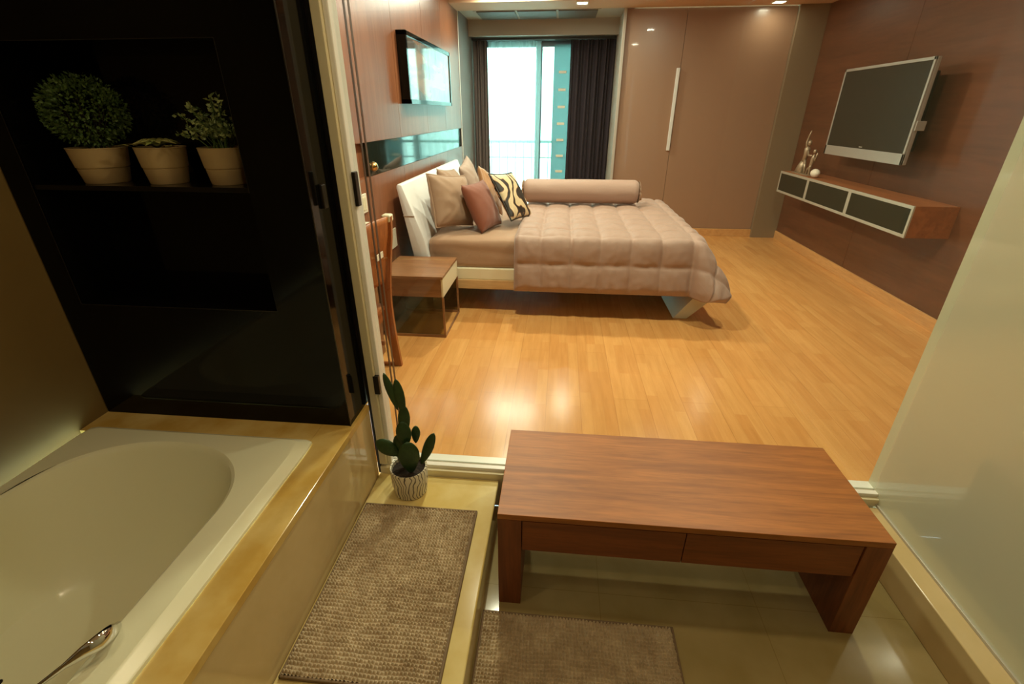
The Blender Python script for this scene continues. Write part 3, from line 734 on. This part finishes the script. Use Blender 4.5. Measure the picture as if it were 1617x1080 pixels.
mb.tube([(2.75, 5.84, fgz + .20), (2.74, 5.78, fgz + .16), (2.74, 5.76, fgz + .24)], [.010, .008, .006], 8)
mb.tube([(2.75, 5.85, fgz + .10), (2.75, 5.92, fgz + .06), (2.75, 5.93, fgz)], [.014, .012, .009], 8)
mb.build('small_figure', M['statue'], fg, smooth='all')
MB().box(2.70, 2.83, 5.80, 6.2, fgz, fgz + .008, .003).build('base', M['statue'], fg)
eg = MB().ellip((2.72, 5.66, fgz + .044), (.045, .06, .044)).build('ceramic_egg', M['egg'], smooth='all'); tag(eg, 'white ceramic egg ornament beside the figurine on the cabinet', 'ornament')

# ---- nightstand
ns = thing('nightstand', 'brown wooden nightstand with white drawer front and smoked glass sides', 'nightstand', (-1.06, 3.47, 0))
a0, a1, c0, c1 = -1.30, -.818, 3.21, 3.735
MB().box(a0, a1, c0, c1, .462, .482, .002).build('tabletop', M['wallnut'], ns)
mb = MB(); mb.box(a0, a1 - .016, c0 + .004, c0 + .02, .325, .462); mb.box(a0, a1 - .016, c1 - .02, c1 - .004, .325, .462); mb.box(a0, a0 + .016, c0 + .02, c1 - .02, .325, .462); mb.box(a0, a1 - .016, c0 + .01, c1 - .01, .322, .335)
mb.build('carcass', M['wallnut'], ns)
MB().box(a1 - .016, a1 - .001, c0 + .006, c1 - .006, .325, .460, .002).build('drawer', M['offwhite'], ns)
for x, y in ((a0 + .007, c0 + .007), (a1 - .007, c0 + .007), (a0 + .007, c1 - .007), (a1 - .007, c1 - .007)):
    MB().box(x - .007, x + .007, y - .007, y + .007, .0, .322, .001).build('leg', M['wallnut'], ns)
mb = MB(); mb.box(a0 + .014, a1 - .014, c0, c0 + .014, 0, .022, .001); mb.box(a0 + .014, a1 - .014, c1 - .014, c1, 0, .022, .001); mb.box(a0, a0 + .014, c0 + .014, c1 - .014, 0, .022, .001); mb.box(a1 - .014, a1, c0 + .014, c1 - .014, 0, .010, .001)
mb.build('base_rail', M['wallnut'], ns)
MB().box(a0 + .014, a1 - .014, c0 + .004, c0 + .008, .022, .322).build('glass_side', M['smoke'], ns)
MB().box(a0 + .014, a1 - .014, c1 - .008, c1 - .004, .022, .322).build('glass_side', M['smoke'], ns)

# ---- desk with box, chair
dk = thing('desk', 'brown desk mostly hidden behind the chair in the left corner', 'desk', (-1.5, 2.5, 0))
MB().box(-1.84, -1.16, 2.0, 2.945, .725, .755, .002).build('desktop', M['wallnut'], dk)
mb = MB(); mb.box(-1.84, -1.2, 2.88, 2.94, 0, .725, .002); mb.build('side_panel', M['wallnut'], dk)
mb = MB(); mb.box(-1.84, -1.2, 2.0, 2.03, 0, .725, .002); mb.build('side_panel', M['wallnut'], dk)
dv = thing('desk_box', 'low black box with a white rim on the desk behind the chair', 'box', (-1.25, 2.85, .755))
MB().box(-1.36, -1.17, 2.72, 2.93, .756, .915, .003).build('body', M['dark'], dv)
MB().box(-1.365, -1.165, 2.715, 2.935, .915, .925, .002).build('lid', M['plate'], dv)

ch = thing('dining_chair', 'brown wooden chair with tall curved back pulled up to the desk', 'chair', (-1.2, 2.52, 0))
CY0, CY1 = 2.29, 2.75
def bx(z):   # x of the back leg / post by height
    return -1.04 - .035 * math.sin(PI * min(1, max(0, z / .9))) + .035 * max(0, (z - .45) / .55) ** 1.3
def post(y):
    mb = MB(); n = 16
    def f(u, v):
        z = 1.0 * v; w_ = .022 + .012 * math.sin(PI * v); t = .014
        x = bx(z); q = int(round(u * 4)) % 4
        dx, dy = [(-w_, -t), (w_, -t), (w_, t), (-w_, t)][q]
        return Vector((x + dx, y + dy, z))
    b = bmesh.new(); R = []
    for j in range(n + 1): R.append([b.verts.new(f(q / 4, j / n)) for q in range(4)])
    for j in range(n):
        for q in range(4): b.faces.new((R[j][q], R[j][(q + 1) % 4], R[j + 1][(q + 1) % 4], R[j + 1][q]))
    b.faces.new(R[0][::-1]); b.faces.new(R[-1]); bmesh.ops.recalc_face_normals(b, faces=b.faces)
    mb._merge(b); return mb
post(CY0).build('leg', M['chairw'], ch); post(CY1).build('leg', M['chairw'], ch)
def panel(u, v):
    y = CY0 + .014 + (CY1 - CY0 - .028) * u; z = .60 + .40 * v
    return Vector((bx(z) - .035 * math.sin(PI * u), y, z + .0))
o = MB().grid(panel, 20, 12).build('backrest', M['chairw'], ch, smooth='all'); md = o.modifiers.new('s', 'SOLIDIFY'); md.thickness = .018; md.offset = 0
for y in (CY0, CY1): MB().box(-1.50, -1.46, y - .014, y + .014, 0, .41, .003).build('leg', M['chairw'], ch)
MB().box(-1.52, -1.085, CY0 - .01, CY1 + .01, .41, .445, .008).build('seat', M['chairw'], ch)
mb = MB(); mb.box(-1.46, -1.12, CY1 - .012, CY1 + .012, .15, .18, .002); mb.box(-1.46, -1.12, CY0 - .012, CY0 + .012, .15, .18, .002); mb.box(-1.13, -1.095, CY0, CY1, .345, .41, .002)
mb.box(-1.48, -1.05, CY1 - .012, CY1 + .012, .0, .02, .002); mb.box(-1.48, -1.05, CY0 - .012, CY0 + .012, .0, .02, .002)
mb.build('stretcher', M['chairw'], ch)
mb = MB(); mb.box(-1.04, -.985, CY1 - .02, CY1 + .045, .965, 1.01, .010); mb.build('lit_rail_end', M['offwhite'], ch)  # off-white colour paints the light on the end of the top rail
tgm = MB().box(bx(.80) + .004, bx(.80) + .008, 2.56, 2.66, .78, .815).build('paper_tag', M['plate'], ch); tgm['label'] = 'small white tag'

# ---- bed
BY0, BY1 = 3.76, 5.50
bd = thing('bed', 'low double bed with white headboard and taupe mattress by the left wall', 'bed', (0, 4.6, 0))
# leaning upholstered headboard
def hb_prof(y0, y1):
    return MB().prism([(-1.145, .20), (-1.285, 1.02), (-1.275, 1.045), (-1.24, 1.04), (-1.155, .80), (-1.09, .62), (-1.03, .30), (-1.03, .20)], 'y', y0, y1, .012)
hb_prof(3.77, 6.0).build('headboard', M['headb'], bd, smooth=35)
MB().tube([(-1.248, 3.768, .80), (-1.155, 3.768, .80)], .003, 6).build('seam', M['greytaupe'], bd)
mb = MB(); mb.box(-1.2, 1.22, BY0, BY1 + .04, .205, .285, .004); mb.build('rail', M['bedwood'], bd)
mb = MB(); mb.box(-1.06, 1.20, BY0 + .012, BY1 + .02, .285, .38, .006); mb.build('side_board', M['offwhite'], bd)
MB().prism([(.985, 0), (1.095, 0), (1.30, .205), (1.14, .205)], 'y', BY0 + .01, BY1 + .02, .002).build('leg', M['offwhite'], bd)
MB().box(-1.10, -.98, BY0 + .3, BY1 - .3, 0, .205, .004).build('leg', M['bedwood'], bd)
# mattress with a soft rounded top and gentle wrinkles
MX0, MX1, MY0, MY1, MZ0, MZ1 = -1.075, 1.08, 3.79, 5.50, .36, .625
b = bmesh.new(); bmesh.ops.create_cube(b, size=1)
bmesh.ops.subdivide_edges(b, edges=b.edges[:], cuts=26, use_grid_fill=True)
def soft(v, x0, x1, y0, y1, z0, z1, rad):
    p = Vector((x0 + (v.x + .5) * (x1 - x0), y0 + (v.y + .5) * (y1 - y0), z0 + (v.z + .5) * (z1 - z0)))
    c = Vector((min(max(p.x, x0 + rad), x1 - rad), min(max(p.y, y0 + rad), y1 - rad), min(max(p.z, z0 + rad), z1 - rad)))
    d_ = p - c
    return c + d_.normalized() * min(rad, d_.length) if d_.length > 1e-6 else p
for v in b.verts:
    v.co = soft(v.co, MX0, MX1, MY0, MY1, MZ0, MZ1, .06)
    if v.co.z > .5: v.co.z += .006 * noise.noise(v.co * 5) + .004 * noise.noise(v.co * 14)
    v.co.y += .006 * noise.noise(Vector((v.co.x * 4, v.co.z * 16, 1.7))) if v.co.y < 3.9 else 0
mb = MB(); mb._merge(b); mb.build('mattress', M['sheet'], bd, smooth='all')

# duvet: quilted cloth draped over near side and foot
TOPZ = .652; DX0, DX1 = -.345, 1.06; DY0, DY1 = 3.765, 5.53; Q = .235
def duvet_pt(a, c):
    """a along x from head end (0..), c along y from near edge; negative c / a past DX1 hang down"""
    x = DX0 + a; y = DY0 + c
    dx = max(0, x - DX1); dy = max(0, DY0 - y); dy2 = max(0, y - DY1)
    r = math.sqrt(dx * dx + dy * dy + dy2 * dy2)
    cx_ = min(x, DX1); cy_ = min(max(y, DY0), DY1)
    if r < 1e-6: return Vector((cx_, cy_, TOPZ)), Vector((0, 0, 1))
    ux, uy = dx / r, (dy2 - dy) / r
    corner = min(1, 2 * min(dx, dy + dy2) / r)
    R = .085   # bend radius
    fl = .10 + (.30 if dx > 0 else 0) * (dx / r) + .28 * corner
    th = min(r / R, PI / 2 - fl)
    h = R * math.sin(th); z = -R * (1 - math.cos(th))
    rem = max(0, r - R * th)
    h += rem * math.cos(th); z -= rem * math.sin(th)
    h -= .03 * (1 - corner) * max(0, dy - dx) / r * min(1, r / .10)
    nrm = Vector((ux * math.sin(th), uy * math.sin(th), math.cos(th)))
    return Vector((cx_ + ux * h, cy_ + uy * h, TOPZ + z)), nrm
AL = (DX1 - DX0) + .50; CN, CF = -.475, (DY1 - DY0) + .40
def duv(u, v):
    a = AL * u; c = CN + (CF - CN) * v
    # keep the corner from reaching the floor
    x = DX0 + a; dx = max(0, x - DX1); dy = max(0, -c)
    if dx > 0 and dy > 0:
        r = math.hypot(dx, dy); lim = .50
        if r > lim: s_ = (lim + (r - lim) * .25) / r; a = (DX1 - DX0) + dx * s_; c = -dy * s_
    p, n_ = duvet_pt(a, c)
    a2, c2 = AL * u, c
    puff = (abs(math.sin(PI * (AL * u + .02) / Q)) * abs(math.sin(PI * (CN + (CF - CN) * v + .01) / Q))) ** .30
    wr = .007 * noise.noise(Vector((a * 9, c * 9, 2))) + .004 * noise.noise(Vector((a * 24, c * 20, 6)))
    # gathered folds near the hem
    if c < -.25: wr += .013 * noise.noise(Vector((a * 22, c * 5, 9))) * (-.25 - c) / .2
    edge = min(1, min(u, 1 - u, v, 1 - v) * 60)
    return p + n_ * ((.044 * puff + wr) * edge)
o = MB().grid(duv, 190, 200).build('duvet', M['duvet'], smooth='all')
md = o.modifiers.new('s', 'SOLIDIFY'); md.thickness = .016; md.offset = -1
tag(o, 'quilted taupe duvet hanging over the side and foot of the bed', 'duvet')

def pillow(name, label, loc, w_, h_, t_, rot, mt, cat='pillow', group=None, wr=.006, piping=None, pinch=.06):
    t = thing(name, label, cat, loc, group)
    n = 28
    def f(sg):
        def g(u, v):
            a, c = u * 2 - 1, v * 2 - 1
            k_ = (1 - abs(a) ** 2.6) * (1 - abs(c) ** 2.6)
            th = t_ / 2 * max(0, k_) ** .5
            # sides bow inwards, corners stay out
            x = a * w_ / 2 * (1 - pinch * (1 - c * c)); z = c * h_ / 2 * (1 - pinch * (1 - a * a))
            wv = wr * noise.noise(Vector((x * 12, z * 12, loc[0] * 7 + sg))) + wr * .6 * math.sin(14 * (abs(a) - abs(c))) * max(0, abs(a * c))
            return Vector((x, sg * (th + (wv if th > .01 else 0)), z))
        return g
    mb = MB(); mb.grid(f(1), n, n); mb.grid(f(-1), n, n)
    bmesh.ops.remove_doubles(mb.bm, verts=mb.bm.verts, dist=1e-4); bmesh.ops.recalc_face_normals(mb.bm, faces=mb.bm.faces)
    me = bpy.data.meshes.new('cover'); mb.bm.to_mesh(me); mb.bm.free(); me.materials.append(mt)
    for p in me.polygons: p.use_smooth = True
    c_ = bpy.data.objects.new('cover', me); COL.objects.link(c_); c_.parent = t
    if piping:
        mb = MB(); pts = []
        for q in range(81):
            s = q / 80 * 4; k2 = int(s) % 4; fr = s - int(s)
            a, c = [(-1 + 2 * fr, -1), (1, -1 + 2 * fr), (1 - 2 * fr, 1), (-1, 1 - 2 * fr)][k2]
            pts.append(Vector((a * w_ / 2 * (1 - pinch * (1 - c * c)), 0, c * h_ / 2 * (1 - pinch * (1 - a * a)))))
        mb.tube(pts, .007, 8, cap=False); me = bpy.data.meshes.new('border'); mb.bm.to_mesh(me); mb.bm.free(); me.materials.append(piping)
        for p in me.polygons: p.use_smooth = True
        c_ = bpy.data.objects.new('border', me); COL.objects.link(c_); c_.parent = t
    t.rotation_euler = [math.radians(q) for q in rot]
    return t
# local: x = width, y = thickness, z = height; rot order XYZ euler: tilt about x first, then turn about z
pillow('pillow', 'taupe pillow nearest the camera, leaning on the white headboard', (-.925, 4.10, .870), .47, .43, .20, (-16, 7, 60), M['taupe'], wr=.012, piping=M['taupe'])
pillow('pillow', 'taupe pillow standing behind the nearest one against the headboard', (-.975, 4.48, .872), .50, .46, .15, (-20, 6, 84), M['taupe'], wr=.010)
pillow('pillow', 'pale taupe pillow furthest back against the headboard', (-.905, 5.04, .888), .50, .48, .13, (-20, -8, 92), M['greytaupe'], wr=.010)
pillow('cushion', 'rust brown velvet cushion leaning between the taupe and patterned ones', (-.665, 4.17, .822), .40, .42, .16, (-26, 0, 72), M['rust'], 'cushion')
pillow('cushion', 'shiny gold brown cushion behind the rust brown one', (-.655, 4.64, .874), .38, .40, .12, (-24, 24, 76), M['gold'], 'cushion', wr=.010)
pillow('cushion', 'cream cushion with swirling brown print and dark back edge', (-.435, 4.40, .872), .42, .44, .12, (-32, 4, 68), M['swirl'], 'cushion', piping=M['dark'])

# bolster
bl = thing('bolster', 'long round taupe bolster lying across the duvet', 'bolster', (.21, 5.13, .675))
mb = MB(); L0, L1, br_, by_, bz_ = -.37, .79, .118, 5.13, .816
prof = []
n = 60
def bol(u, v):
    x = L0 + (L1 - L0) * v; ang = 2 * PI * u
    e_ = min(v, 1 - v) * (L1 - L0); r = br_ * (1 if e_ > .04 else (.80 + .20 * (e_ / .04) ** .5))
    r += .0025 * noise.noise(Vector((x * 6, math.cos(ang) * 2, math.sin(ang) * 2)))
    return Vector((x, by_ + r * math.cos(ang), bz_ + r * math.sin(ang)))
mb.grid(bol, 40, 60, True); mb.build('cover', M['duvet'], bl, smooth='all')
for s, X in ((-1, L0), (1, L1)):
    def ruf(u, v, s=s, X=X):
        ang = 2 * PI * u; r = .094 - .07 * v if v < .5 else .059 + .05 * (v - .5); r = .094 * (1 - v) ** .8 + .014
        r *= 1 + .14 * math.sin(ang * 14) * (.3 + v)
        return Vector((X + s * (.004 + .022 * math.sin(v * PI)), by_ + r * math.cos(ang), bz_ + r * math.sin(ang)))
    MB().grid(ruf, 84, 8, True).build('gathered_end', M['sheet'], bl, smooth='all')
    mb = MB(); mb.tube([(X + s * .02, by_ - .01, bz_ + .01), (X + s * .035, by_ - .03, bz_ - .02), (X + s * .03, by_ - .05, bz_ - .07)], [.006, .012, .010], 8); mb.build('tie', M['gold'], bl, smooth='all')
